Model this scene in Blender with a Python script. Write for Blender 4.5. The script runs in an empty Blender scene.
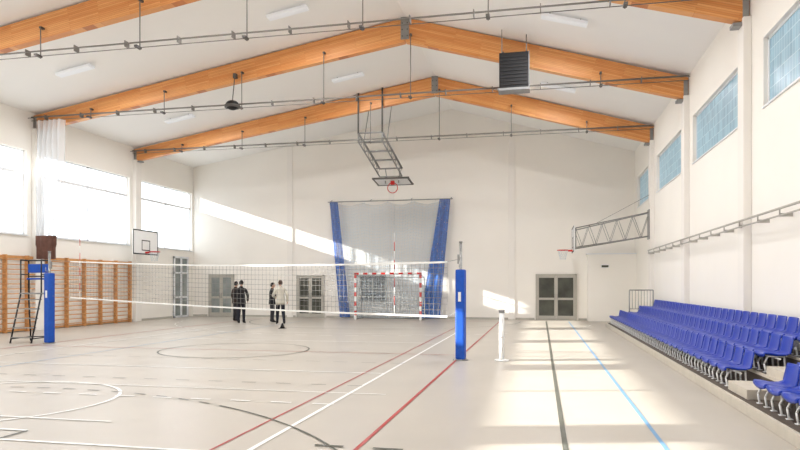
import bpy, bmesh, math, random
from mathutils import Vector, Matrix
random.seed(4)
sc = bpy.context.scene
try:
    sc.view_settings.view_transform = 'Standard'
except Exception: pass

# ---------------------------------------------------------------- materials
def lin(r,g,b):
    def f(v):
        v/=255.0
        return v/12.92 if v<=0.04045 else ((v+0.055)/1.055)**2.4
    return (f(r),f(g),f(b),1)
def mat(name,rgb,rough=0.6,metal=0.0,var=0.06,scale=6.0,bump=0.0,emit=0.0,spec=0.4,alpha=1.0):
    m=bpy.data.materials.new(name); m.use_nodes=True
    nt=m.node_tree; b=nt.nodes['Principled BSDF']
    c=lin(*rgb)
    tc=nt.nodes.new('ShaderNodeTexCoord'); n=nt.nodes.new('ShaderNodeTexNoise')
    n.inputs['Scale'].default_value=scale; n.inputs['Detail'].default_value=4
    nt.links.new(tc.outputs['Object'],n.inputs['Vector'])
    r=nt.nodes.new('ShaderNodeValToRGB')
    r.color_ramp.elements[0].position=0.3; r.color_ramp.elements[1].position=0.7
    r.color_ramp.elements[0].color=(c[0]*(1-var),c[1]*(1-var),c[2]*(1-var),1)
    r.color_ramp.elements[1].color=(min(1,c[0]*(1+var)),min(1,c[1]*(1+var)),min(1,c[2]*(1+var)),1)
    nt.links.new(n.outputs['Fac'],r.inputs['Fac']); nt.links.new(r.outputs['Color'],b.inputs['Base Color'])
    b.inputs['Roughness'].default_value=rough; b.inputs['Metallic'].default_value=metal
    b.inputs['Specular IOR Level'].default_value=spec
    if bump>0:
        bp=nt.nodes.new('ShaderNodeBump'); bp.inputs['Strength'].default_value=bump; bp.inputs['Distance'].default_value=0.01
        nt.links.new(n.outputs['Fac'],bp.inputs['Height']); nt.links.new(bp.outputs['Normal'],b.inputs['Normal'])
    if emit>0:
        nt.links.new(r.outputs['Color'],b.inputs['Emission Color']); b.inputs['Emission Strength'].default_value=emit
    if alpha<1: b.inputs['Alpha'].default_value=alpha
    return m
M={}
M['wall']=mat('wall_paint',(244,240,232),0.85,var=0.015,scale=0.6,spec=0.2)
M['ceil']=mat('ceiling_paint',(246,244,240),0.9,var=0.01,scale=0.5,spec=0.1)
M['pil']=mat('pilaster_paint',(240,236,229),0.85,var=0.01,scale=0.6,spec=0.2)
M['floor']=mat('sports_floor',(184,177,166),0.36,var=0.04,scale=0.7,spec=0.4)
M['lw']=mat('line_white',(242,242,238),0.4)
M['lr']=mat('line_red',(172,58,54),0.4)
M['lg']=mat('line_dark_green',(82,84,74),0.4)
M['lb']=mat('line_blue',(110,156,194),0.4)
M['steel']=mat('galvanised_steel',(150,150,148),0.4,0.6,var=0.1)
M['darksteel']=mat('dark_steel',(95,92,88),0.5,0.3)
M['cable']=mat('cable_grey',(122,118,112),0.6,0.1)
M['black']=mat('black_plastic',(28,28,30),0.6)
M['louvre']=mat('louvre_black',(44,44,46),0.6)
M['grey']=mat('grey_plastic',(140,140,140),0.6)
M['white']=mat('white_paint',(238,238,236),0.5,var=0.02)
M['lumi']=mat('luminaire_body_glow',(224,226,228),0.5,var=0.02,emit=0.25)  # slight emission brightens the housing in place of light falling on it
M['blue']=mat('blue_padding',(14,78,178),0.5,var=0.12,scale=10)
M['seat']=mat('blue_seat_plastic',(8,54,170),0.3,var=0.06,spec=0.5)
M['red']=mat('red_paint',(205,40,35),0.45)
M['barwood']=mat('stall_bar_wood',(205,150,95),0.5,var=0.15,scale=9,bump=0.1)
M['brown']=mat('brown_fabric',(96,66,56),0.9,var=0.2)
M['frame']=mat('window_frame_white',(232,234,236),0.5,var=0.02)
M['doorframe']=mat('door_frame_grey',(182,178,168),0.5,var=0.05)
M['darkglass']=mat('dark_glass',(66,68,60),0.12,var=0.4,scale=2.0,spec=0.6)
M['midglass']=mat('grey_glass',(135,142,140),0.15,var=0.25,scale=2.0,spec=0.6)
M['litglass']=mat('frosted_pane_glow',(232,241,248),0.5,var=0.06,scale=0.5,emit=2.2)  # emission stands in for sky light passing through the frosted glass
M['deck']=mat('bleacher_deck_dark',(88,78,68),0.7,var=0.15)
M['fascia']=mat('bleacher_fascia',(200,192,178),0.6,var=0.05)
M['netw']=mat('net_white_cord',(196,208,216),0.8)
M['netd']=mat('net_dark_cord',(145,144,140),0.8)
M['netblue']=mat('net_blue_cord',(40,100,190),0.8,var=0.3,scale=12)
M['skin']=mat('skin',(205,160,135),0.6)
M['lip']=mat('lip',(170,100,90),0.6)
M['hairb']=mat('hair_brown',(75,55,42),0.8,var=0.2,scale=40)
M['haird']=mat('hair_dark',(32,27,25),0.8,var=0.2,scale=40)
M['jblack']=mat('jacket_black',(26,26,30),0.85,var=0.2,bump=0.3)
M['jcream']=mat('jacket_cream',(205,200,186),0.85,var=0.06,bump=0.3)
M['jbrown']=mat('jacket_dark_brown',(52,42,38),0.85,var=0.2,bump=0.3)
M['tdark']=mat('trousers_dark',(30,32,42),0.85,var=0.2)
M['tgrey']=mat('trousers_charcoal',(48,48,52),0.85,var=0.2)
M['shoe']=mat('shoe_black',(22,20,20),0.5)
M['eye']=mat('eye_dark',(20,20,20),0.3)

def sheer(name,rgb,a,var=.05,scale=3):
    m=mat(name,rgb,0.9,var=var,scale=scale)
    nt=m.node_tree; b=nt.nodes['Principled BSDF']
    out=nt.nodes['Material Output']; t=nt.nodes.new('ShaderNodeBsdfTransparent'); mx=nt.nodes.new('ShaderNodeMixShader')
    mx.inputs[0].default_value=a
    nt.links.new(t.outputs[0],mx.inputs[1]); nt.links.new(b.outputs[0],mx.inputs[2]); nt.links.new(mx.outputs[0],out.inputs['Surface'])
    return m
M['sheer']=sheer('sheer_net_cloth',(240,242,244),0.5)
M['sheer2']=sheer('sheer_back_net',(232,240,248),0.2)
M['sheerblue']=sheer('sheer_blue_net',(60,125,205),0.6,.35,9)

def glassblock():
    m=bpy.data.materials.new('blue_glass_block_glow'); m.use_nodes=True
    nt=m.node_tree; b=nt.nodes['Principled BSDF']
    tc=nt.nodes.new('ShaderNodeTexCoord'); sp=nt.nodes.new('ShaderNodeSeparateXYZ'); cb=nt.nodes.new('ShaderNodeCombineXYZ')
    nt.links.new(tc.outputs['Object'],sp.inputs[0]); nt.links.new(sp.outputs[1],cb.inputs[0]); nt.links.new(sp.outputs[2],cb.inputs[1])
    br=nt.nodes.new('ShaderNodeTexBrick'); br.offset=0
    br.inputs['Scale'].default_value=1; br.inputs['Brick Width'].default_value=.125; br.inputs['Row Height'].default_value=.24
    br.inputs['Mortar Size'].default_value=.009; br.inputs['Mortar Smooth'].default_value=.8
    br.inputs['Color1'].default_value=lin(138,172,186); br.inputs['Color2'].default_value=lin(112,148,166); br.inputs['Mortar'].default_value=lin(182,198,204)
    nt.links.new(cb.outputs[0],br.inputs['Vector'])
    nt.links.new(br.outputs['Color'],b.inputs['Base Color']); nt.links.new(br.outputs['Color'],b.inputs['Emission Color'])
    b.inputs['Emission Strength'].default_value=.35; b.inputs['Roughness'].default_value=.3  # faint emission imitates daylight coming through the blocks
    return m
M['gblock']=glassblock()

def glulam():
    m=bpy.data.materials.new('glulam_wood'); m.use_nodes=True
    nt=m.node_tree; b=nt.nodes['Principled BSDF']
    tc=nt.nodes.new('ShaderNodeTexCoord'); sp=nt.nodes.new('ShaderNodeSeparateXYZ'); cb=nt.nodes.new('ShaderNodeCombineXYZ')
    nt.links.new(tc.outputs['Object'],sp.inputs[0]); nt.links.new(sp.outputs[0],cb.inputs[0]); nt.links.new(sp.outputs[2],cb.inputs[1])
    br=nt.nodes.new('ShaderNodeTexBrick')
    br.inputs['Scale'].default_value=1.0; br.inputs['Brick Width'].default_value=1.7; br.inputs['Row Height'].default_value=0.045
    br.inputs['Mortar Size'].default_value=0.003; br.inputs['Bias'].default_value=0.0
    br.inputs['Color1'].default_value=lin(238,174,108); br.inputs['Color2'].default_value=lin(222,144,78); br.inputs['Mortar'].default_value=lin(200,122,64)
    nt.links.new(cb.outputs[0],br.inputs['Vector'])
    mp=nt.nodes.new('ShaderNodeMapping'); mp.inputs['Scale'].default_value=(2,20,40)
    nt.links.new(tc.outputs['Object'],mp.inputs[0])
    n=nt.nodes.new('ShaderNodeTexNoise'); n.inputs['Scale'].default_value=1.2; n.inputs['Detail'].default_value=6
    nt.links.new(mp.outputs[0],n.inputs['Vector'])
    mx=nt.nodes.new('ShaderNodeMixRGB'); mx.blend_type='MULTIPLY'; mx.inputs[0].default_value=0.22
    r=nt.nodes.new('ShaderNodeValToRGB'); r.color_ramp.elements[0].color=(.6,.52,.45,1); r.color_ramp.elements[1].color=(1,1,1,1)
    r.color_ramp.elements[0].position=.3; r.color_ramp.elements[1].position=.6
    nt.links.new(n.outputs['Fac'],r.inputs[0]); nt.links.new(br.outputs['Color'],mx.inputs[1]); nt.links.new(r.outputs[0],mx.inputs[2])
    nt.links.new(mx.outputs[0],b.inputs['Base Color']); b.inputs['Roughness'].default_value=0.45
    return m
M['glulam']=glulam()

# ---------------------------------------------------------------- builder
class B:
    def __init__(s,name): s.name=name; s.bm=bmesh.new(); s.mats=[]
    def mi(s,k):
        m=M[k]
        if m not in s.mats: s.mats.append(m)
        return s.mats.index(m)
    def box(s,x0,x1,y0,y1,z0,z1,k,bev=0):
        return s.hexa([(x0,y0,z0),(x1,y0,z0),(x1,y1,z0),(x0,y1,z0),(x0,y0,z1),(x1,y0,z1),(x1,y1,z1),(x0,y1,z1)],k,bev)
    def hexa(s,p,k,bev=0):
        i=s.mi(k); v=[s.bm.verts.new(q) for q in p]; fs=[]
        for f in ((3,2,1,0),(4,5,6,7),(0,1,5,4),(1,2,6,5),(2,3,7,6),(3,0,4,7)):
            fc=s.bm.faces.new([v[j] for j in f]); fc.material_index=i; fs.append(fc)
        if bev>0:
            es=list({e for f in fs for e in f.edges})
            r=bmesh.ops.bevel(s.bm,geom=es,offset=bev,segments=2,affect='EDGES',profile=0.6)
            for f in r['faces']: f.material_index=i
        return v
    def quad(s,p,k):
        f=s.bm.faces.new([s.bm.verts.new(q) for q in p]); f.material_index=s.mi(k); return f
    def prism_y(s,pts,y0,y1,k):
        i=s.mi(k); n=len(pts)
        a=[s.bm.verts.new((x,y0,z)) for x,z in pts]; b=[s.bm.verts.new((x,y1,z)) for x,z in pts]
        s.bm.faces.new(a).material_index=i; s.bm.faces.new(b[::-1]).material_index=i
        for j in range(n): s.bm.faces.new([a[j],b[j],b[(j+1)%n],a[(j+1)%n]]).material_index=i
    def tube(s,p0,p1,r,k,seg=8,r2=None,cap=True):
        i=s.mi(k); p0=Vector(p0); p1=Vector(p1); d=(p1-p0)
        if d.length<1e-6: return
        d.normalize(); up=Vector((0,0,1)) if abs(d.z)<0.95 else Vector((1,0,0))
        a=d.cross(up).normalized(); b=d.cross(a); r2=r if r2 is None else r2
        A=[];C=[]
        for j in range(seg):
            t=2*math.pi*j/seg; o=a*math.cos(t)+b*math.sin(t)
            A.append(s.bm.verts.new(p0+o*r)); C.append(s.bm.verts.new(p1+o*r2))
        for j in range(seg):
            f=s.bm.faces.new([A[j],A[(j+1)%seg],C[(j+1)%seg],C[j]]); f.material_index=i; f.smooth=seg>5
        if cap:
            s.bm.faces.new(A[::-1]).material_index=i; s.bm.faces.new(C).material_index=i
    def path(s,pts,r,k,seg=8):
        for a,b in zip(pts[:-1],pts[1:]): s.tube(a,b,r,k,seg)
    def ring(s,c,R,r,k,n=20,axis='z'):
        pts=[]
        for j in range(n+1):
            t=2*math.pi*j/n
            if axis=='z': pts.append((c[0]+R*math.cos(t),c[1]+R*math.sin(t),c[2]))
            else: pts.append((c[0]+R*math.cos(t),c[1],c[2]+R*math.sin(t)))
        s.path(pts,r,k,6)
    def sph(s,c,r,k,sx=1,sy=1,sz=1,u=16,v=10):
        i=s.mi(k)
        res=bmesh.ops.create_uvsphere(s.bm,u_segments=u,v_segments=v,radius=r)
        for w in res['verts']: w.co=Vector((w.co.x*sx+c[0],w.co.y*sy+c[1],w.co.z*sz+c[2]))
        for f in {f for w in res['verts'] for f in w.link_faces}: f.material_index=i; f.smooth=True
        return res['verts']
    def done(s,loc=None,rotz=0):
        bmesh.ops.recalc_face_normals(s.bm,faces=s.bm.faces)
        me=bpy.data.meshes.new(s.name); s.bm.to_mesh(me); s.bm.free()
        for m in s.mats: me.materials.append(m)
        o=bpy.data.objects.new(s.name,me); sc.collection.objects.link(o)
        if loc: o.location=loc
        o.rotation_euler[2]=rotz
        return o

# ---------------------------------------------------------------- shell
XL,XR,YB,YF=-17.5,4.1,30.5,-6.0
RX=-4.1; ZL,ZA,ZR=7.65,9.9,7.55
TR=[-3.4,2.4,8.2,14.3,19.8,25.6]
b=B('floor'); b.box(XL-.3,XR+.3,YF-.3,YB+.3,-0.2,0,'floor'); b.done()
b=B('ceiling')
b.prism_y([(XL-.3,ZL-.05),(RX,ZA),(RX,ZA+.3),(XL-.3,ZL+.25)],YF-.3,YB+.3,'ceil')
b.prism_y([(XR+.3,ZR-.09),(XR+.3,ZR+.21),(RX,ZA+.3),(RX,ZA)],YF-.3,YB+.3,'ceil')
b.done()
b=B('wall_back'); b.prism_y([(XL,0),(XR,0),(XR,ZR),(RX,ZA),(XL,ZL)],YB,YB+.3,'wall'); b.done()
b=B('wall_front'); b.prism_y([(XL,0),(XR,0),(XR,ZR),(RX,ZA),(XL,ZL)],YF-.3,YF,'wall'); b.done()
LW=[(-3.0,2.0),(2.8,7.8),(8.6,13.7),(14.6,19.4),(20.2,25.2),(25.9,30.4)]
WZ0,WZT,WZ1=3.35,5.5,6.3
b=B('wall_left')
b.box(XL-.3,XL,YF,YB,0,WZ0,'wall'); b.box(XL-.3,XL,YF,YB,WZ1,ZL,'wall')
ys=[YF]+[v for w in LW for v in w]+[YB]
for i in range(0,len(ys),2): b.box(XL-.3,XL,ys[i],ys[i+1],WZ0,WZ1,'wall')
b.done()
RW=[(-3.0,2.0),(3.0,7.6),(8.8,13.4),(14.9,19.2),(20.6,24.9),(26.4,29.6)]
RZ0,RZ1=4.95,6.25
b=B('wall_right')
b.box(XR,XR+.3,YF,YB,0,RZ0,'wall'); b.box(XR,XR+.3,YF,YB,RZ1,ZR,'wall')
ys=[YF]+[v for w in RW for v in w]+[YB]
for i in range(0,len(ys),2): b.box(XR,XR+.3,ys[i],ys[i+1],RZ0,RZ1,'wall')
b.done()
n=0
for y0,y1 in LW:
    n+=1; b=B('window_%d'%n); X0,X1=XL-.2,XL-.14
    b.box(X0,X1,y0,y1,WZ0,WZ0+.05,'frame'); b.box(X0,X1,y0,y1,WZ1-.04,WZ1,'frame'); b.box(X0-.02,X1+.02,y0,y1,WZT-.05,WZT+.05,'frame')
    b.box(X0,X1,y0,y0+.04,WZ0,WZ1,'frame'); b.box(X0,X1,y1-.04,y1,WZ0,WZ1,'frame')
    yy=(y0+y1)/2; b.box(X0,X1,yy-.035,yy+.035,WZ0,WZ1,'frame')
    b.box(X0+.02,X0+.035,y0+.04,y1-.04,WZ0+.05,WZT-.05,'litglass')
    b.box(XL-.12,XL+.06,y0,y1,WZ0-.04,WZ0,'frame')
    b.done()
for y0,y1 in RW:
    n+=1; b=B('window_%d'%n); X0,X1=XR+.08,XR+.16
    b.box(X0,X1,y0,y1,RZ0,RZ0+.05,'frame'); b.box(X0,X1,y0,y1,RZ1-.05,RZ1,'frame')
    b.box(X0,X1,y0,y0+.05,RZ0,RZ1,'frame'); b.box(X0,X1,y1-.05,y1,RZ0,RZ1,'frame')
    b.box(X0+.02,X0+.06,y0+.05,y1-.05,RZ0+.05,RZ1-.05,'gblock')
    b.box(XR-.03,XR+.1,y0,y1,RZ0-.03,RZ0,'frame')
    b.done()
b=B('trim_1')
for y in TR: b.box(XL,XL+.18,y-.2,y+.2,0,7.1,'pil',.01)
b.done()
b=B('trim_2')
for y in TR: b.box(XR-.15,XR,y-.2,y+.2,0,6.95,'pil',.01)
b.done()
b=B('trim_3')
for x,zt in ((-12.2,8.5),(-7.0,9.35),(-1.3,9.05)): b.box(x-.15,x+.15,YB-.04,YB,0,zt,'pil',.008)
b.done()
b=B('baseboard_back')
for x0,x1 in ((XL,-16.7),(-15.1,-12.37),(-12.03,-11.9),(-10.3,-7.17),(-6.83,-1.47),(-1.13,-.27),(1.68,2.05)): b.box(x0,x1,YB-.02,YB,0,.09,'doorframe')
b.done()
b=B('vestibule_partition'); b.box(2.05,XR,29.9,YB,0,2.95,'wall'); b.box(2.0,XR,29.86,YB,2.95,3.0,'frame'); b.done()
b=B('baseboard_left'); b.box(XL,XL+.02,YF,28.5,0,.09,'doorframe'); b.done()

def door(idx,x0,x1,zt,leaves,gk,fk='doorframe'):
    b=B('door_%d'%idx); y0=YB-.09; y1=YB-.005; t=.07
    b.box(x0,x0+t,y0,y1,0,zt,fk,.006); b.box(x1-t,x1,y0,y1,0,zt,fk,.006); b.box(x0,x1,y0,y1,zt-t,zt,fk,.006)
    w=(x1-x0-2*t)/leaves
    for i in range(leaves):
        a=x0+t+i*w; c=a+w; s=.08; ya=y0+.02; yb=y1
        b.box(a+.005,a+s,ya,yb,.01,zt-t,fk); b.box(c-s,c-.005,ya,yb,.01,zt-t,fk)
        b.box(a+s,c-s,ya,yb,.01,.2,fk); b.box(a+s,c-s,ya,yb,zt-t-.1,zt-t,fk); b.box(a+s,c-s,ya,yb,.92,1.02,fk)
        b.box(a+s,c-s,ya+.03,yb-.01,.2,.92,gk); b.box(a+s,c-s,ya+.03,yb-.01,1.02,zt-t-.1,gk)
        hx=c-.05 if i==0 else a+.05
        b.tube((hx,ya-.05,.95),(hx,ya-.05,1.2),.012,'steel'); b.tube((hx,ya-.05,.97),(hx,ya,.97),.01,'steel'); b.tube((hx,ya-.05,1.18),(hx,ya,1.18),.01,'steel')
    return b.done()
door(1,-.22,1.6,2.1,2,'darkglass'); door(2,-11.83,-10.4,2.1,2,'darkglass'); door(3,-16.6,-15.2,2.15,2,'midglass')
b=B('door_4'); y0,y1=28.6,29.9; x0,x1=XL+.005,XL+.09
for a,c in ((y0,y0+.08),(y1-.08,y1),(29.2,29.3)): b.box(x0,x1,a,c,0,3.0,'frame')
for z in (0.0,.95,2.15,2.92): b.box(x0,x1,y0,y1,z,z+.09,'frame')
b.box(x0,x0+.03,y0,y1,0,3.0,'midglass'); b.done()
b=B('window_13'); x0,x1,z0,z1=-8.6,-7.25,.8,2.07; y0=YB-.08
b.box(x0,x1,YB-.04,YB-.005,z0,z1,'darkglass')
for xx in (x0,(x0+x1)/2-.03,x1-.06): b.box(xx,xx+.06,y0,YB-.005,z0,z1,'doorframe')
for zz in (z0,1.4,z1-.06): b.box(x0,x1,y0,YB-.005,zz,zz+.06,'doorframe')
b.done()

# ---------------------------------------------------------------- glulam beams
for y in TR:
    e=bpy.data.objects.new('glulam_roof_beam',None); sc.collection.objects.link(e); e.location=(RX,y,9.0)
    for side,(xe,te,be) in enumerate(((XL+.01,ZL-.08,7.05),(XR-.01,ZR-.08,6.85))):
        ax=math.atan2((ZA-te),(RX-xe)) if side==0 else math.atan2((te-ZA),(xe-RX))
        mw=Matrix.Translation((xe if side==0 else RX,y,te if side==0 else ZA))@Matrix.Rotation(-ax,4,'Y')
        inv=mw.inverted()
        g=.012
        xa=RX-g if side==0 else RX+g
        P=[(xe,be),(xa,9.13),(xa,ZA-.03),(xe,te)]
        bb=B('rafter_%d'%(side+1)); i=bb.mi('glulam')
        A=[bb.bm.verts.new(inv@Vector((x,y-.11,z))) for x,z in P]; C=[bb.bm.verts.new(inv@Vector((x,y+.11,z))) for x,z in P]
        bb.bm.faces.new(A); bb.bm.faces.new(C[::-1])
        for j in range(4): bb.bm.faces.new([A[j],C[j],C[(j+1)%4],A[(j+1)%4]])
        o=bb.done(); o.parent=e; o.matrix_parent_inverse=Matrix.Translation((-RX,-y,-9.0)); o.matrix_basis=mw
    bb=B('apex_plate')
    bb.box(RX-.13,RX+.13,y-.135,y-.112,9.2,ZA-.02,'steel')
    for dx in (-.08,.08):
        for dz in (9.3,9.5,9.7): bb.tube((RX+dx,y-.15,dz),(RX+dx,y-.13,dz),.02,'darksteel')
    bb.box(XL+.18,XL+.35,y-.12,y+.12,7.0,7.06,'steel'); bb.box(XR-.32,XR-.15,y-.12,y+.12,6.8,6.87,'steel')
    bb.box(XL+.02,XL+.14,y-.125,y-.112,7.1,7.5,'steel'); bb.box(XR-.14,XR-.02,y-.125,y-.112,6.9,7.4,'steel')
    o=bb.done(); o.parent=e; o.matrix_parent_inverse=Matrix.Translation((-RX,-y,-9.0))

def beam_bottom(x):
    return 7.05+(x-XL)/(RX-XL)*(9.13-7.05) if x<RX else 9.13+(x-RX)/(XR-RX)*(6.85-9.13)
def ceil_z(x):
    return ZL-.05+(x-XL+.3)/(RX-XL+.3)*(ZA-ZL+.05) if x<RX else ZA+(x-RX)/(XR+.3-RX)*(ZR-.09-ZA)
for y in TR[1:]:
    b=B('tie_rail'); yy=y-.22
    b.tube((XL+.02,yy,7.49),(XR-.02,yy,7.49),.020,'cable',6); b.tube((XL+.02,yy,7.36),(XR-.02,yy,7.36),.010,'cable',6)
    b.tube((XL+.02,yy-.16,7.42),(XR-.02,yy-.16,7.42),.010,'cable',6)
    for k in range(7):
        x=-15.1+2.8*k
        z=max(beam_bottom(x)+.25,7.6)
        b.tube((x,yy,7.3),(x,yy,z),.014,'cable',6)
        b.box(x-.03,x+.03,yy-.02,y-.11,z-.05,z,'darksteel')
        b.box(x-.04,x+.04,yy-.18,yy+.02,7.32,7.37,'darksteel')
    for k in range(15):
        x=-16.8+1.4*k
        b.box(x-.01,x+.01,yy-.17,yy+.01,7.35,7.5,'cable')
    b.done()

for y in (-1,5.5,11.3,17.3,23.2):
    for x in (-13.9,-7.0,.6):
        z=ceil_z(x)-.09
        b=B('ceiling_luminaire')
        b.box(-.6,.6,-.14,.14,-.06,0.02,'lumi',.01)
        b.box(-.55,.55,-.10,.10,-.07,-.06,'lumi')
        for xx in (-.4,.4): b.tube((xx,0,0.02),(xx,0,.09),.015,'steel')
        o=b.done((x,y,z))
        sl=math.atan2(ZA-ZL,RX-XL) if x<RX else -math.atan2(ZA-ZR,XR-RX)
        o.rotation_euler[1]=-sl
        L=bpy.data.lights.new('fill_lamp','AREA'); L.shape='RECTANGLE'; L.size=1.0; L.size_y=.05; L.energy=172; L.color=(.985,.985,1)  # area light added under each luminaire as fill for the hall
        lo=bpy.data.objects.new('fill_lamp',L); sc.collection.objects.link(lo); lo.parent=o; lo.location=(0,0,-.085)

# ---------------------------------------------------------------- floor markings
b=B('court_lines'); Z1=0.004
def ly(x,y0,y1,k,w=.05,z=Z1): b.quad([(x-w/2,y0,z),(x+w/2,y0,z),(x+w/2,y1,z),(x-w/2,y1,z)],k)
def lx(y,x0,x1,k,w=.05,z=Z1): b.quad([(x0,y-w/2,z),(x1,y-w/2,z),(x1,y+w/2,z),(x0,y+w/2,z)],k)
def arc(cx,cy,r,a0,a1,k,w=.05,n=48,dash=False,z=Z1):
    for j in range(n):
        if dash and j%2: continue
        t0=math.radians(a0+(a1-a0)*j/n); t1=math.radians(a0+(a1-a0)*(j+1)/n)
        b.quad([(cx+(r-w/2)*math.cos(t0),cy+(r-w/2)*math.sin(t0),z),(cx+(r+w/2)*math.cos(t0),cy+(r+w/2)*math.sin(t0),z),
                (cx+(r+w/2)*math.cos(t1),cy+(r+w/2)*math.sin(t1),z),(cx+(r-w/2)*math.cos(t1),cy+(r-w/2)*math.sin(t1),z)],k)
ly(.24,0,29.3,'lg',.055); ly(1.2,0,29.3,'lb',.045,.005)
ly(-2.75,5.7,23.7,'lw',.055,.006); ly(-11.95,5.7,23.7,'lw',.055,.006)
for yy in (5.7,23.7,11.4,17.6): lx(yy,-11.95,-2.75,'lw',.05,.0065)
ly(-1.75,.3,28.6,'lr',.045,.007); ly(-13.2,.3,28.6,'lr',.05,.007); lx(14.75,-13.2,-1.75,'lr',.035,.0045); lx(28.6,-13.2,-1.75,'lr',.05)
ly(-3.12,2,27,'lr',.03,.0052)
arc(-7.35,14.8,1.8,0,360,'lg',.04,z=.0075)
arc(-7.5,7.6,1.7,0,360,'lw',.05,z=.0075)
arc(-7.35,1.9,6.8,5,60,'lg',.03,z=.008); arc(-7.35,1.9,6.8,60,175,'lg',.035,z=.0082,n=60,dash=True)
arc(-6.85,28.6,6,180,360,'lg',.04,z=.008); arc(-6.85,28.6,9,190,350,'lw',.05,n=60,dash=True,z=.0085)
arc(-9.6,3.2,4.2,20,120,'lg',.03,z=.0086)
for j in range(16):
    x=-12+.6*j
    lx(8.3,x,x+.3,'lw',.05,.009); lx(9.9,x,x+.25,'lg',.03,.009); lx(12.9,x,x+.3,'lg',.025,.009)
ly(-9.2,.3,6.1,'lg',.035,.0092); ly(-5.5,.3,6.1,'lg',.035,.0092); lx(6.1,-9.2,-5.5,'lw',.05,.0095); lx(6.7,-7.3,-4.9,'lw',.04,.0095)
lx(9.2,-12.6,-2.2,'lw',.035,.0096); lx(20.6,-12.6,-2.2,'lw',.035,.0096); ly(-10.3,2,27,'lb',.03,.0097)
lx(6.15,-2.2,-1.9,'lg',.05,.0098); lx(6.15,-1.6,-1.3,'lg',.05,.0098)
b.done()

# ---------------------------------------------------------------- volleyball
PL=Vector((-13.17,15.4,0)); PR=Vector((-1.66,13.8,0))
d=(PR-PL).normalized(); ang=math.atan2(d.y,d.x)
for P,sgn in ((PL,1),(PR,-1)):
    b=B('volleyball_post')
    b.box(-.10,.10,-.10,.10,.02,1.93,'blue',.035)
    b.tube((0,0,0),(0,0,2.5),.032,'steel',12); b.tube((0,0,2.5),(0,0,2.53),.04,'steel',12)
    b.tube((0,0,0),(0,0,.02),.16,'steel',16)
    b.box(-.03,.03,-.11,-.1,1.25,1.45,'white')
    b.box(sgn*.04-.03,sgn*.04+.03,-.03,.03,2.05,2.25,'steel',.01)
    b.tube((0,-.03,1.98),(0,-.12,1.98),.01,'steel'); b.tube((0,-.12,1.98),(0,-.12,2.08),.01,'steel')
    b.done(P,ang)
b=B('volleyball_net')
A=PL+d*.75; C=PR-d*.3
def netp(t,v):
    p=A.lerp(C,t); top=2.24-.14*t-.09*math.sin(math.pi*t); bot=1.27-.34*t-.05*math.sin(math.pi*t)
    return Vector((p.x,p.y,bot+(top-bot)*v))
NS=24
for v in [i/9 for i in range(10)]:
    for i in range(NS): b.tube(netp(i/NS,v),netp((i+1)/NS,v),.0035,'netd',4)
N=104
for i in range(N+1):
    b.tube(netp(i/N,0),netp(i/N,1),.003,'netd',4)
yv=Vector((-d.y,d.x,0))*.008
for v0,v1,k in ((.975,1.01,'lw'),(-.025,.01,'lw')):
    for i in range(NS):
        q=[netp(i/NS,v0),netp((i+1)/NS,v0),netp((i+1)/NS,v1),netp(i/NS,v1)]
        b.hexa([q[0]-yv,q[1]-yv,q[1]+yv,q[0]+yv,q[3]-yv,q[2]-yv,q[2]+yv,q[3]+yv],k)
b.tube(netp(0,1),PL+Vector((0.04,0,2.28)),.006,'netd',5); b.tube(netp(0,0),PL+Vector((.1,0,1.3)),.006,'netd',5)
b.tube(netp(1,1),PR+Vector((-.04,0,2.15)),.006,'netd',5); b.tube(netp(1,0),PR+Vector((-.1,0,1.0)),.006,'netd',5)
for t in (.03,.885):
    p=netp(t,0)+yv*2
    for j in range(9):
        z0=p.z+j*.2; b.tube((p.x,p.y,z0),(p.x,p.y,z0+.2),.008,'red' if j%2 else 'lw',6)
b.done()
b=B('badminton_post')
b.tube((0,0,0),(0,0,.03),.15,'white',20); b.tube((0,0,.03),(0,0,1.02),.055,'white',16); b.tube((0,0,1.02),(0,0,1.08),.062,'grey',16); b.tube((0,0,.5),(0,-.09,.5),.015,'steel')
b.done((-.8,13.85,0))

b=B('referee_stand')
for s in (-.3,.3):
    b.tube((s,-.55,0),(s,-.1,1.35),.022,'black'); b.tube((s,.35,0),(s,.25,1.35),.022,'black')
    b.tube((s,-.1,1.35),(s,-.1,2.3),.02,'black'); b.tube((s,.25,1.35),(s,.25,2.3),.02,'black')
    b.tube((s,-.1,2.3),(s,.25,2.3),.02,'black'); b.tube((s,-.1,1.9),(s,.25,1.9),.015,'black'); b.tube((s,-.5,.12),(s,.35,.12),.015,'black')
b.tube((-.3,.25,2.3),(.3,.25,2.3),.02,'black'); b.tube((-.3,.25,1.85),(.3,.25,1.85),.018,'black'); b.tube((-.3,.35,.12),(.3,.35,.12),.015,'black')
for j in range(5):
    t=(j+.6)/5.2; y=-.55+.45*t; z=1.35*t
    b.box(-.3,.3,y-.05,y+.08,z-.015,z+.015,'steel')
b.box(-.34,.34,-.12,.3,1.34,1.38,'steel',.008); b.box(-.3,.3,.22,.27,1.95,2.2,'blue',.015)
b.box(-.2,.2,0,.24,1.75,1.8,'blue',.015)
for s in(-.18,.18): b.tube((s,.1,1.38),(s,.1,1.75),.015,'black')
b.done((-14.0,15.75,0),.15)

b=B('wall_bars')
ys=[16.4+.96*j for j in range(10)]
for y in ys: b.box(XL+.03,XL+.2,y-.02,y+.02,0,2.62,'barwood',.004)
for y0,y1 in zip(ys[:-1],ys[1:]):
    for z in [.15+.165*j for j in range(15)]:
        b.tube((XL+.15,y0,z),(XL+.15,y1,z),.018,'barwood',8)
    b.box(XL+.05,XL+.08,y0+.02,y1-.02,2.5,2.6,'barwood'); b.box(XL+.05,XL+.08,y0+.02,y1-.02,.03,.1,'barwood')
b.done()

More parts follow.
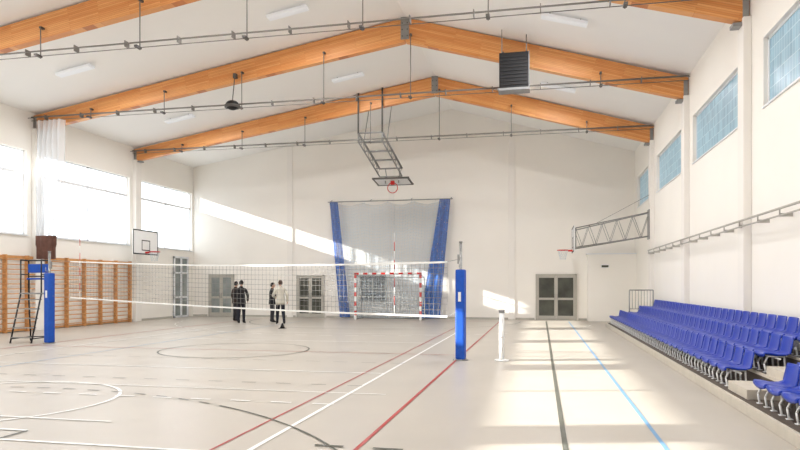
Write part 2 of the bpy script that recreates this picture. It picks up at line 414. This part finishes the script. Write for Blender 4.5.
# ---------------------------------------------------------------- hoops
def board(b,c,nx,k='white'):
    x,y,z=c; x0,x1=(x-.02,x+.02)
    b.box(x0,x1,y-.9,y+.9,z-.52,z+.53,k,.006)
    xf=x+nx*.022
    def st(y0,y1,z0,z1): b.box(min(xf,xf+nx*.004),max(xf,xf+nx*.004),y0,y1,z0,z1,'black')
    st(y-.9,y+.9,z-.52,z-.47); st(y-.9,y+.9,z+.48,z+.53); st(y-.9,y-.85,z-.47,z+.48); st(y+.85,y+.9,z-.47,z+.48)
    st(y-.3,y+.3,z-.35,z-.31); st(y-.3,y+.3,z+.06,z+.1); st(y-.3,y-.26,z-.31,z+.06); st(y+.26,y+.3,z-.31,z+.06)
def rim(b,c,dirv,k='red'):
    c=Vector(c); dv=Vector(dirv)
    b.ring(c,.225,.018,k,24)
    b.box(min(c.x-dv.x*.4,c.x-dv.x*.22),max(c.x-dv.x*.4,c.x-dv.x*.22),c.y-.06,c.y+.06,c.z-.06,c.z+.01,k)
    for j in range(12):
        t=2*math.pi*j/12; t2=t+.5
        a=c+Vector((.22*math.cos(t),.22*math.sin(t),0)); m=c+Vector((.16*math.cos(t2),.16*math.sin(t2),-.2)); e=c+Vector((.12*math.cos(t),.12*math.sin(t),-.4))
        b.tube(a,m,.003,'netw',4); b.tube(m,e,.003,'netw',4)
        m2=c+Vector((.16*math.cos(t-.5),.16*math.sin(t-.5),-.2)); b.tube(a,m2,.003,'netw',4); b.tube(m2,e,.003,'netw',4)
b=B('basketball_hoop'); board(b,(-16.6,25.0,3.42),1); rim(b,(-16.17,25.0,3.02),(1,0,0))
for yy in (25.45,25.75):
    for z in (3.15,3.7): b.tube((XL+.18,yy,z),(-16.62,yy-.45,z),.025,'darksteel')
    b.tube((XL+.2,yy,3.9),(-16.62,yy-.45,3.2),.02,'darksteel')
b.box(XL+.18,XL+.21,25.4,25.8,3.0,4.0,'darksteel')
b.done()
b=B('swing_arm_basketball_hoop'); bc=(1.35,28.3,3.5); board(b,bc,-1); rim(b,(.92,28.3,3.07),(-1,0,0))
for (ya,yb) in ((25.5,27.7),(25.75,28.9)):
    T0=Vector((XR-.15,ya,4.3)); T1=Vector((1.42,yb,3.95)); L0=Vector((XR-.15,ya,3.42)); L1=Vector((1.42,yb,3.15))
    b.tube(T0,T1,.022,'steel'); b.tube(L0,L1,.022,'steel'); b.tube(T0,L0,.022,'steel'); b.tube(T1,L1,.022,'steel')
    k=5
    for j in range(k):
        a=T0.lerp(T1,j/k); c=L0.lerp(L1,(j+.5)/k); e=T0.lerp(T1,(j+1)/k)
        b.tube(a,c,.010,'steel',6); b.tube(c,e,.010,'steel',6)
for t in (0.33,.66,1):
    for z0,z1 in ((4.3,3.95),(3.42,3.15)):
        p=Vector((XR-.15,25.5,z0)).lerp(Vector((1.42,27.7,z1)),t); q=Vector((XR-.15,25.75,z0)).lerp(Vector((1.42,28.9,z1)),t); b.tube(p,q,.013,'steel',6)
b.box(XR-.19,XR-.15,25.42,25.8,3.3,4.4,'steel')
b.tube((XR-.15,25.6,4.95),(2.2,27.4,4.1),.008,'cable',5)
b.done()
b=B('ceiling_mounted_basketball_hoop')
OX=.28
xs=(-7.5+OX,-6.5+OX)
for x in xs:
    b.tube((x,25.4,ceil_z(x)),(x,25.4,7.75),.035,'darksteel'); b.tube((x,27.2,ceil_z(x)),(x,26.2,7.5),.02,'steel')
    b.tube((x,25.4,7.75),(x+.25,28.0,6.75),.045,'steel'); b.tube((x,25.4,7.4),(x+.25,28.0,6.4),.03,'steel')
    b.tube((x,25.4,7.75),(x,25.4,7.4),.03,'steel')
    for j in range(5):
        a=Vector((x,25.4,7.75)).lerp(Vector((x+.25,28,6.75)),j/5); c=Vector((x,25.4,7.4)).lerp(Vector((x+.25,28,6.4)),(j+.5)/5); e=Vector((x,25.4,7.75)).lerp(Vector((x+.25,28,6.75)),(j+1)/5)
        b.tube(a,c,.012,'steel',6); b.tube(c,e,.012,'steel',6)
for t in (0,.25,.5,.75,1):
    y=25.4+2.6*t; z=7.75-t; q=.25*t
    b.tube((xs[0]+q,y,z),(xs[1]+q,y,z),.03,'steel'); b.tube((xs[0]+q,y,z-.35),(xs[1]+q,y,z-.35),.02,'steel')
for x in (-7.0+OX,-6.4+OX): b.tube((x,28,6.4),(x,28.05,6.1),.03,'steel'); b.tube((x,28,6.75),(x,28.45,6.2),.02,'steel')
cy,cz=28.2,6.22; tl=math.radians(7)
def bp(x,s,n): return (x,cy+s*math.cos(tl)+n*math.sin(tl),cz-s*math.sin(tl)+n*math.cos(tl))
def slab(x0,x1,s0,s1,n0,n1,k): b.hexa([bp(x0,s0,n0),bp(x1,s0,n0),bp(x1,s1,n0),bp(x0,s1,n0),bp(x0,s0,n1),bp(x1,s0,n1),bp(x1,s1,n1),bp(x0,s1,n1)],k)
slab(-7.5+OX,-5.9+OX,-.5,.55,-.02,.02,'white')
for q in ((-7.53,-5.87,-.53,-.46),(-7.53,-5.87,.5,.57)): slab(q[0]+OX,q[1]+OX,q[2],q[3],-.04,.03,'darksteel')
for x in (-7.51+OX,-5.95+OX): slab(x,x+.06,-.5,.55,-.04,.03,'darksteel')
b.ring((-6.68+OX,28.05,5.90),.225,.02,'red',24,'y'); b.box(-6.76+OX,-6.6+OX,28.0,28.12,6.04,6.2,'red')
b.done()

b=B('air_heater')
b.box(-1.17,-.33,18.95,19.3,7.26,8.30,'black',.02)
for j in range(9): b.box(-1.12,-.38,18.925,18.96,7.36+j*.1,7.38+j*.1,'louvre')
b.box(-1.2,-.3,18.9,19.35,7.2,7.27,'grey',.01); b.box(-.335,-.31,18.93,19.32,7.26,8.3,'grey')
for x in (-1.1,-.4): b.tube((x,19.12,8.28),(x,19.12,ceil_z(x)-.005),.015,'steel')
b.done()
b=B('ceiling_loudspeaker')
b.sph((-9.75,19.42,7.42),.22,'black',1,1,.7); b.tube((-9.75,19.42,7.42),(-9.75,19.42,7.34),.25,'darksteel',20); b.tube((-9.75,19.42,7.55),(-9.75,19.6,8.45),.015,'darksteel')
b.box(-9.8,-9.7,19.55,19.69,8.35,8.5,'darksteel'); b.done()

# ---------------------------------------------------------------- handball goal
gx0,gx1,gy=-8.35,-5.3,28.9
b=B('handball_goal')
def striped(p0,p1,n,start=0):
    p0=Vector(p0);p1=Vector(p1)
    for j in range(n):
        a=p0.lerp(p1,j/n); c=p0.lerp(p1,(j+1)/n); h=.045
        lo=Vector((min(a.x,c.x),min(a.y,c.y),min(a.z,c.z))); hi=Vector((max(a.x,c.x),max(a.y,c.y),max(a.z,c.z)))
        dd=(p1-p0).normalized()
        e=[0 if abs(dd[i])>.5 else h for i in range(3)]
        b.box(lo.x-e[0],hi.x+e[0],lo.y-e[1],hi.y+e[1],lo.z-e[2],hi.z+e[2],'red' if (j+start)%2==0 else 'white')
striped((gx0,gy,0),(gx0,gy,2.12),10,1); striped((gx1,gy,0),(gx1,gy,2.12),10,1); striped((gx0-.04,gy,2.12),(gx1+.04,gy,2.12),15,0)
for x in (gx0,gx1):
    b.tube((x,gy,2.08),(x,gy+.9,1.95),.02,'steel'); b.tube((x,gy+.9,1.95),(x,gy+1.1,.03),.02,'steel'); b.tube((x,gy,.03),(x,gy+1.1,.03),.02,'steel')
b.tube((gx0,gy+1.1,.03),(gx1,gy+1.1,.03),.02,'steel'); b.tube((gx0,gy+.9,1.95),(gx1,gy+.9,1.95),.015,'steel')
for j in range(26):
    x=gx0+(gx1-gx0)*j/25; b.tube((x,gy+.9,1.95),(x,gy+1.05,.03),.004,'netw',4); b.tube((x,gy,2.08),(x,gy+.9,1.95),.004,'netw',4)
for j in range(15):
    z=.06+j*.135; y=gy+1.08-.18*z/1.95; b.tube((gx0,y,z),(gx1,y,z),.004,'netw',4)
    for x in (gx0,gx1): b.tube((x,gy,z),(x,y,z),.004,'netw',4)
b.done()

# ---------------------------------------------------------------- curtain nets
def clothgrid(name,fn,nu,nv,k,wire=None):
    b=B(name); i=b.mi(k)
    V=[[b.bm.verts.new(fn(u/nu,v/nv)) for u in range(nu+1)] for v in range(nv+1)]
    for v in range(nv):
        for u in range(nu):
            f=b.bm.faces.new([V[v][u],V[v][u+1],V[v+1][u+1],V[v+1][u]]); f.material_index=i; f.smooth=True
    o=b.done()
    if wire:
        m=o.modifiers.new('w','WIREFRAME'); m.thickness=wire; m.use_even_offset=False
    return o
ny=30.12
e=bpy.data.objects.new('protective_net_curtain',None); sc.collection.objects.link(e)
def edgeL(v): return -9.62+.62*v
def edgeR(v): return -4.55-.55*v
def fnet(u,v):
    x=edgeL(v)+(edgeR(v)-edgeL(v))*u
    return (x,ny+.06*math.sin(u*60)+.04*math.sin(u*23+v*5),5.55-v*5.5+.14*abs(math.sin(math.pi*u*4))*(-1)*(1-v))
o=clothgrid('net_mesh',fnet,36,38,'netw',.022); o.parent=e
o=clothgrid('net_cloth',lambda u,v:(fnet(u,v)[0],fnet(u,v)[1]+.04,fnet(u,v)[2]),88,20,'sheer2'); o.parent=e
def strip(xt0,xt1,xb0,xb1,off):
    def f(u,v):
        a=xt0+(xb0-xt0)*v; c=xt1+(xb1-xt1)*v
        return (a+(c-a)*u,ny-.08+off+.05*math.sin(u*14+v*3),5.6-5.55*v)
    return f
for nm,a in (('edge_band_left',(-9.98,-9.6,-9.45,-8.95)),('edge_band_right',(-4.6,-4.12,-5.5,-4.6))):
    o=clothgrid(nm,strip(*a,0),6,60,'netblue',.035); o.parent=e
    o=clothgrid(nm+'_cloth',strip(*a,.03),16,40,'sheerblue'); o.parent=e
b=B('net_rail'); b.tube((-10.1,ny,5.62),(-4.0,ny,5.62),.025,'steel')
for x in (-10,-8,-6,-4.1): b.tube((x,ny,5.62),(x,YB,5.75),.02,'steel',6)
for j in range(5): b.tube((-9.4+1.15*j,ny,5.62),(-9.4+1.15*j,ny,5.5),.006,'netw',5)
o=b.done(); o.parent=e
e=bpy.data.objects.new('divider_curtain',None); sc.collection.objects.link(e)
def fdiv(u,v):
    w=1.15-.25*v
    return (-17.15+w*u,19.42+.12*math.sin(u*34+v)+.04*math.sin(v*9+u*5),7.3-4.0*v)
o=clothgrid('curtain_net',fdiv,90,30,'sheer'); o.parent=e
def fbr(u,v):
    a=2*math.pi*u; r=.30+.04*math.sin(a*7)+(.03 if v<.5 else 0)
    return (-16.75+r*math.cos(a)*1.1,19.42+r*.5*math.sin(a),3.3-.8*v)
o=clothgrid('curtain_bundle',fbr,60,8,'brown'); o.parent=e

# ---------------------------------------------------------------- bleacher
NY=4.0
e=bpy.data.objects.new('bleacher',None); sc.collection.objects.link(e)
b=B('deck')
b.box(2.46,3.02,NY,26.2,0.0,.14,'fascia',.008); b.box(2.5,3.02,NY,26.2,.14,.145,'deck')
b.box(3.02,3.51,NY,24.7,0.0,.36,'deck',.004); b.box(3.51,XR-.16,NY,24.5,0.0,.58,'deck',.004)
b.box(3.015,3.05,NY,24.7,.33,.365,'fascia'); b.box(3.505,3.54,NY,24.5,.55,.585,'fascia')
b.box(2.56,3.0,9.0,9.85,.145,.27,'fascia',.005)
b.box(3.05,3.4,9.0,9.85,.36,.48,'fascia',.005)
o=b.done(); o.parent=e
b=B('end_railing')
for x in (3.1,3.9): b.tube((x,24.4,.55 if x>3.5 else .36),(x,24.4,1.42),.02,'steel')
b.tube((3.1,24.4,1.42),(3.9,24.4,1.42),.02,'steel'); b.tube((3.1,24.4,.75),(3.9,24.4,.75),.015,'steel')
for j in range(1,8): b.tube((3.1+.1*j,24.4,.75),(3.1+.1*j,24.4,1.42),.009,'steel',6)
o=b.done(); o.parent=e
def seat_row(x,zd,y0,count,pitch=.485):
    b=B('stadium_seat_row'); i=b.mi('seat')
    prof=[(-.20,.205),(-.205,.235),(-.19,.258),(-.12,.255),(-.02,.235),(.08,.235),(.135,.255),(.165,.30),(.18,.37),(.195,.45),(.205,.50),(.215,.505),(.225,.49)]
    nu=8; w=.43
    V=[]
    for (px,pz) in prof:
        r=[]
        for u in range(nu+1):
            t=2*u/nu-1
            ww=w/2*(1 if pz<.4 else 1-.25*(pz-.4)/.1*.5)
            up=.03*t*t if pz<.29 else 0; fw=-.03*t*t if pz>=.29 else 0
            r.append(b.bm.verts.new((px+fw,t*ww,pz+up)))
        V.append(r)
    fs=[]
    for a in range(len(prof)-1):
        for u in range(nu):
            f=b.bm.faces.new([V[a][u],V[a][u+1],V[a+1][u+1],V[a+1][u]]); f.material_index=i; f.smooth=True; fs.append(f)
    bmesh.ops.recalc_face_normals(b.bm,faces=fs)
    bmesh.ops.solidify(b.bm,geom=fs,thickness=.018)
    for s in (-.13,.13):
        b.path([(-.15,s,0.0),(-.17,s,.12),(-.12,s,.225)],.013,'white',6)
        b.tube((.1,s,0),(.09,s,.225),.013,'white',6); b.tube((-.12,s,.225),(.1,s,.222),.012,'white',6)
        b.box(-.18,-.12,s-.03,s+.03,0,.008,'white')
    b.tube((0,-.243,.2),(0,.243,.2),.015,'white',6)
    o=b.done((x,y0,zd+.005))
    m=o.modifiers.new('a','ARRAY'); m.count=count; m.use_relative_offset=False; m.use_constant_offset=True; m.constant_offset_displace=(0,-pitch,0)
    return o
seat_row(2.78,.14,25.8,33); seat_row(2.78,.14,8.6,9)
seat_row(3.27,.36,24.3,30); seat_row(3.27,.36,8.6,9)
seat_row(3.74,.58,24.0,41)

b=B('wall_pipe_rail')
for z,r in ((2.88,.022),(2.76,.016)): b.tube((XR-.2,3,z),(XR-.2,25.5,z),r,'doorframe')
for j in range(20):
    y=4.1+j*1.12
    b.box(XR-.21,XR-.001,y-.01,y+.01,2.74,2.80,'doorframe'); b.box(XR-.21,XR-.19,y-.01,y+.01,2.75,2.9,'doorframe')
b.done()
b=B('exit_sign'); b.box(2.6,2.95,29.87,29.9,2.35,2.5,'white',.004); b.box(2.63,2.92,29.862,29.872,2.38,2.47,'lg'); b.done()

# ---------------------------------------------------------------- people
def person(name,loc,heading,jk,tk,hair,J,H=1.76,head_yaw=0):
    P={'pel':(0,0,.95,.145,.115),'wst':(0,0,1.10,.15,.115),'chs':(0,0,1.27,.17,.125),'ub':(0,-.01,1.39,.13,.10),'nk':(0,.0,1.48,.062,.062),'nk2':(0,.015,1.57,.052,.052)}
    for s,S in ((-1,'l'),(1,'r')):
        P['sh'+S]=(s*.175,-.01,1.39,.078,.078); P['hp'+S]=(s*.085,0,.86,.10,.105)
    base={'ell':(-.25,-.02,1.13),'elr':(.25,-.02,1.13),'wrl':(-.26,.06,.90),'wrr':(.26,.06,.90),'knl':(-.10,.02,.49),'knr':(.10,.02,.49),'anl':(-.11,-.02,.09),'anr':(.11,-.02,.09)}
    base.update(J); rad={'el':(.058,.058),'wr':(.042,.042),'kn':(.072,.075),'an':(.052,.056)}
    for k,v in base.items(): P[k]=tuple(v)+rad[k[:2]]
    for S in 'lr':
        a=Vector(P['an'+S][:3]); P['to'+S]=(a.x*1.15,a.y+.17,max(.035,a.z-.055),.045,.032); P['he'+S]=(a.x,a.y-.04,max(.04,a.z-.04),.04,.04)
    seg=[('pel','wst',jk),('wst','chs',jk),('chs','ub',jk),('ub','nk',jk),('nk','nk2','skin')]
    for S in 'lr': seg+=[('ub','sh'+S,jk),('sh'+S,'el'+S,jk),('el'+S,'wr'+S,jk),('pel','hp'+S,tk),('hp'+S,'kn'+S,tk),('kn'+S,'an'+S,tk),('an'+S,'to'+S,'shoe'),('an'+S,'he'+S,'shoe')]
    names=list(P); idx={n:i for i,n in enumerate(names)}
    verts=[P[n][:3] for n in names]; rads=[P[n][3:5] for n in names]; edges=[(idx[a],idx[c]) for a,c,_ in seg]; roots=[idx['pel']]
    tags=[(Vector(P[a][:3]),Vector(P[c][:3]),k) for a,c,k in seg]
    for s,S in ((-1,'l'),(1,'r')):
        w=Vector(P['wr'+S][:3]); el=Vector(P['el'+S][:3]); dd=(w-el).normalized()
        fwd=Vector((0,1,0)) if abs(dd.y)<.8 else Vector((0,0,1)); side=(fwd-dd*fwd.dot(dd)).normalized(); inn=dd.cross(side)
        if inn.x*s>0: inn=-inn
        p1=w+dd*.05; p2=w+dd*.095
        i0=len(verts); verts+=[tuple(w+dd*.015),tuple(p1),tuple(p2)]; rads+=[(.028,.028),(.036,.026),(.034,.022)]; edges+=[(idx['wr'+S],i0),(i0,i0+1),(i0+1,i0+2)]
        tags.append((w+dd*.02,p2,'skin'))
        for f,(off,ln) in enumerate(((-.03,.062),(-.01,.074),(.011,.078),(.031,.07))):
            r0=p2+side*off-dd*.012; m=r0+dd*ln*.55+inn*.006; t=m+(dd*.8+inn*.6).normalized()*ln*.5
            j=len(verts); verts+=[tuple(r0),tuple(m),tuple(t)]; rads+=[(.009,.009),(.009,.009),(.007,.007)]; edges+=[(j,j+1),(j+1,j+2)]; roots.append(j); tags.append((r0,t,'skin'))
        r0=p1+side*.02; m=r0+side*.035+dd*.02; t=m+dd*.035+inn*.01
        j=len(verts); verts+=[tuple(r0),tuple(m),tuple(t)]; rads+=[(.011,.011),(.010,.010),(.008,.008)]; edges+=[(j,j+1),(j+1,j+2)]; roots.append(j); tags.append((r0,t,'skin'))
    me=bpy.data.meshes.new('tmp'); me.from_pydata(verts,edges,[]); ob=bpy.data.objects.new('tmp',me); sc.collection.objects.link(ob)
    md=ob.modifiers.new('s','SKIN'); sv=me.skin_vertices[0].data
    for i,r in enumerate(rads): sv[i].radius=r; sv[i].use_root=(i in roots)
    md.branch_smoothing=.4
    ss=ob.modifiers.new('ss','SUBSURF'); ss.levels=2; ss.render_levels=2
    dg=bpy.context.evaluated_depsgraph_get(); dg.update()
    nm=bpy.data.meshes.new_from_object(ob.evaluated_get(dg)); bpy.data.objects.remove(ob)
    b=B(name); b.bm.from_mesh(nm)
    for f in b.bm.faces:
        c=f.calc_center_median(); best=None
        for a,e_,k in tags:
            ab=e_-a; t=max(0,min(1,(c-a).dot(ab)/ab.length_squared)); dist=(c-(a+ab*t)).length
            if best is None or dist<best[0]: best=(dist,k)
        k=best[1]
        if k==jk and c.z<.98 and abs(c.x)<.19: k=tk
        if k==tk and c.z>.9: k=jk
        f.material_index=b.mi(k); f.smooth=True
    n=28; prof=((1.30,.12,.09),(1.20,.158,.118),(1.10,.164,.126),(1.0,.168,.134),(.90,.176,.143),(.80,.182,.15),(.80,.17,.14),(.9,.165,.13))
    i=b.mi(jk); R_=[]
    for z,rx,ry in prof:
        R_.append([b.bm.verts.new(((rx+.004*math.sin(5*2*math.pi*j/n))*math.cos(2*math.pi*j/n),ry*math.sin(2*math.pi*j/n),z)) for j in range(n)])
    for A,C in zip(R_[:-1],R_[1:]):
        for j in range(n): f=b.bm.faces.new([A[j],A[(j+1)%n],C[(j+1)%n],C[j]]); f.material_index=i; f.smooth=True
    for S in 'lr':
        w=Vector(P['wr'+S][:3]); el=Vector(P['el'+S][:3]); dd=(w-el).normalized(); b.tube(w-dd*.05,w+dd*.012,.044,jk,14,.046,cap=False)
    hc=Vector((0,.03,1.645)); R=Matrix.Rotation(head_yaw,4,'Z')
    T=lambda v: hc+R@Vector(v)
    for w in b.sph((0,0,0),1,'skin',.076,.095,.118,20,14):
        z=w.co.z/.118; x=w.co.x; y=w.co.y
        if z<0: x*=1+.32*z; y=y*(1+.12*z)+(.012*-z)
        w.co=T((x,y,w.co.z))
    for vv,r,k,s3 in (((0,.098,-.012),.013,'skin',(.8,1.2,1.7)),((-.078,-.005,-.01),.02,'skin',(.4,.8,1.4)),((.078,-.005,-.01),.02,'skin',(.4,.8,1.4)),
                      ((-.03,.085,.012),.009,'eye',(1.2,.6,.7)),((.03,.085,.012),.009,'eye',(1.2,.6,.7)),((0,.092,-.055),.012,'lip',(1.8,.4,.35))):
        for w in b.sph((0,0,0),r,k,*s3,8,6): w.co=T(Vector(vv)+w.co)
    hv=b.sph((0,-.006,.006),1,hair,.085,.103,.124,24,18)
    kill=[w for w in hv if (w.co.y>.035 and w.co.z<.062) or w.co.z<-.07 or (w.co.y>-.02 and w.co.z<.0)]
    ks=set(kill); keep=[w for w in hv if w not in ks]; bmesh.ops.delete(b.bm,geom=kill,context='VERTS')
    for w in keep: w.co=T(w.co)
    b.tube((0,.0,1.44),(0,.012,1.515),.085,jk,18,.066,cap=False)
    zmin=min(v.co.z for v in b.bm.verts); s=H/1.765
    for v in b.bm.verts: v.co=Vector((v.co.x*s,v.co.y*s,(v.co.z-zmin)*s))
    return b.done((loc[0],loc[1],0),heading)
person('standing_man',(-12.3,25.3),.15,'jblack','tdark','haird',{'ell':(-.27,.0,1.14),'wrl':(-.2,.14,.98),'elr':(.28,-.02,1.14),'wrr':(.23,.12,.95)},1.82)
person('standing_man',(-13.2,26.6),-.6,'jbrown','tgrey','haird',{'ell':(-.26,-.03,1.13),'wrl':(-.25,.05,.9)},1.78,.3)
person('walking_man',(-10.42,25.0),.5,'jcream','tdark','hairb',{'ell':(-.29,.03,1.14),'wrl':(-.2,.22,1.08),'elr':(.27,-.1,1.15),'wrr':(.28,.02,.93),'knl':(-.1,.12,.5),'anl':(-.11,.10,.09),'knr':(.11,-.02,.49),'anr':(.13,-.17,.10)},1.82,.3)
person('standing_man',(-11.3,26.2),-.9,'jblack','tgrey','haird',{'elr':(.26,.1,1.15),'wrr':(.16,.3,1.12)},1.72,-.2)

b=B('floor_cone')
b.box(-.12,.12,-.12,.12,0,.015,'black',.004); b.tube((0,0,.015),(0,0,.2),.09,'black',16,.02); b.done((-9.3,22.5,0))

# ---------------------------------------------------------------- light
w=bpy.data.worlds.new('World'); sc.world=w; w.use_nodes=True
bg=w.node_tree.nodes['Background']; bg.inputs[0].default_value=(.86,.93,1,1); bg.inputs[1].default_value=2.2
L=bpy.data.lights.new('sun','SUN'); L.energy=16; L.angle=.009; L.color=(1,.97,.9)
o=bpy.data.objects.new('sun',L); sc.collection.objects.link(o)
o.rotation_euler=Vector((1,.268,-.325)).to_track_quat('-Z','Y').to_euler(); o.location=(-30,0,20)

cam=bpy.data.cameras.new('camera'); co=bpy.data.objects.new('camera',cam); sc.collection.objects.link(co)
co.location=(0,0,1.6); co.rotation_euler=(math.radians(90),0,math.radians(12.2))
cam.sensor_width=36; cam.lens=29.25; cam.shift_y=.075; cam.clip_end=300
sc.camera=co
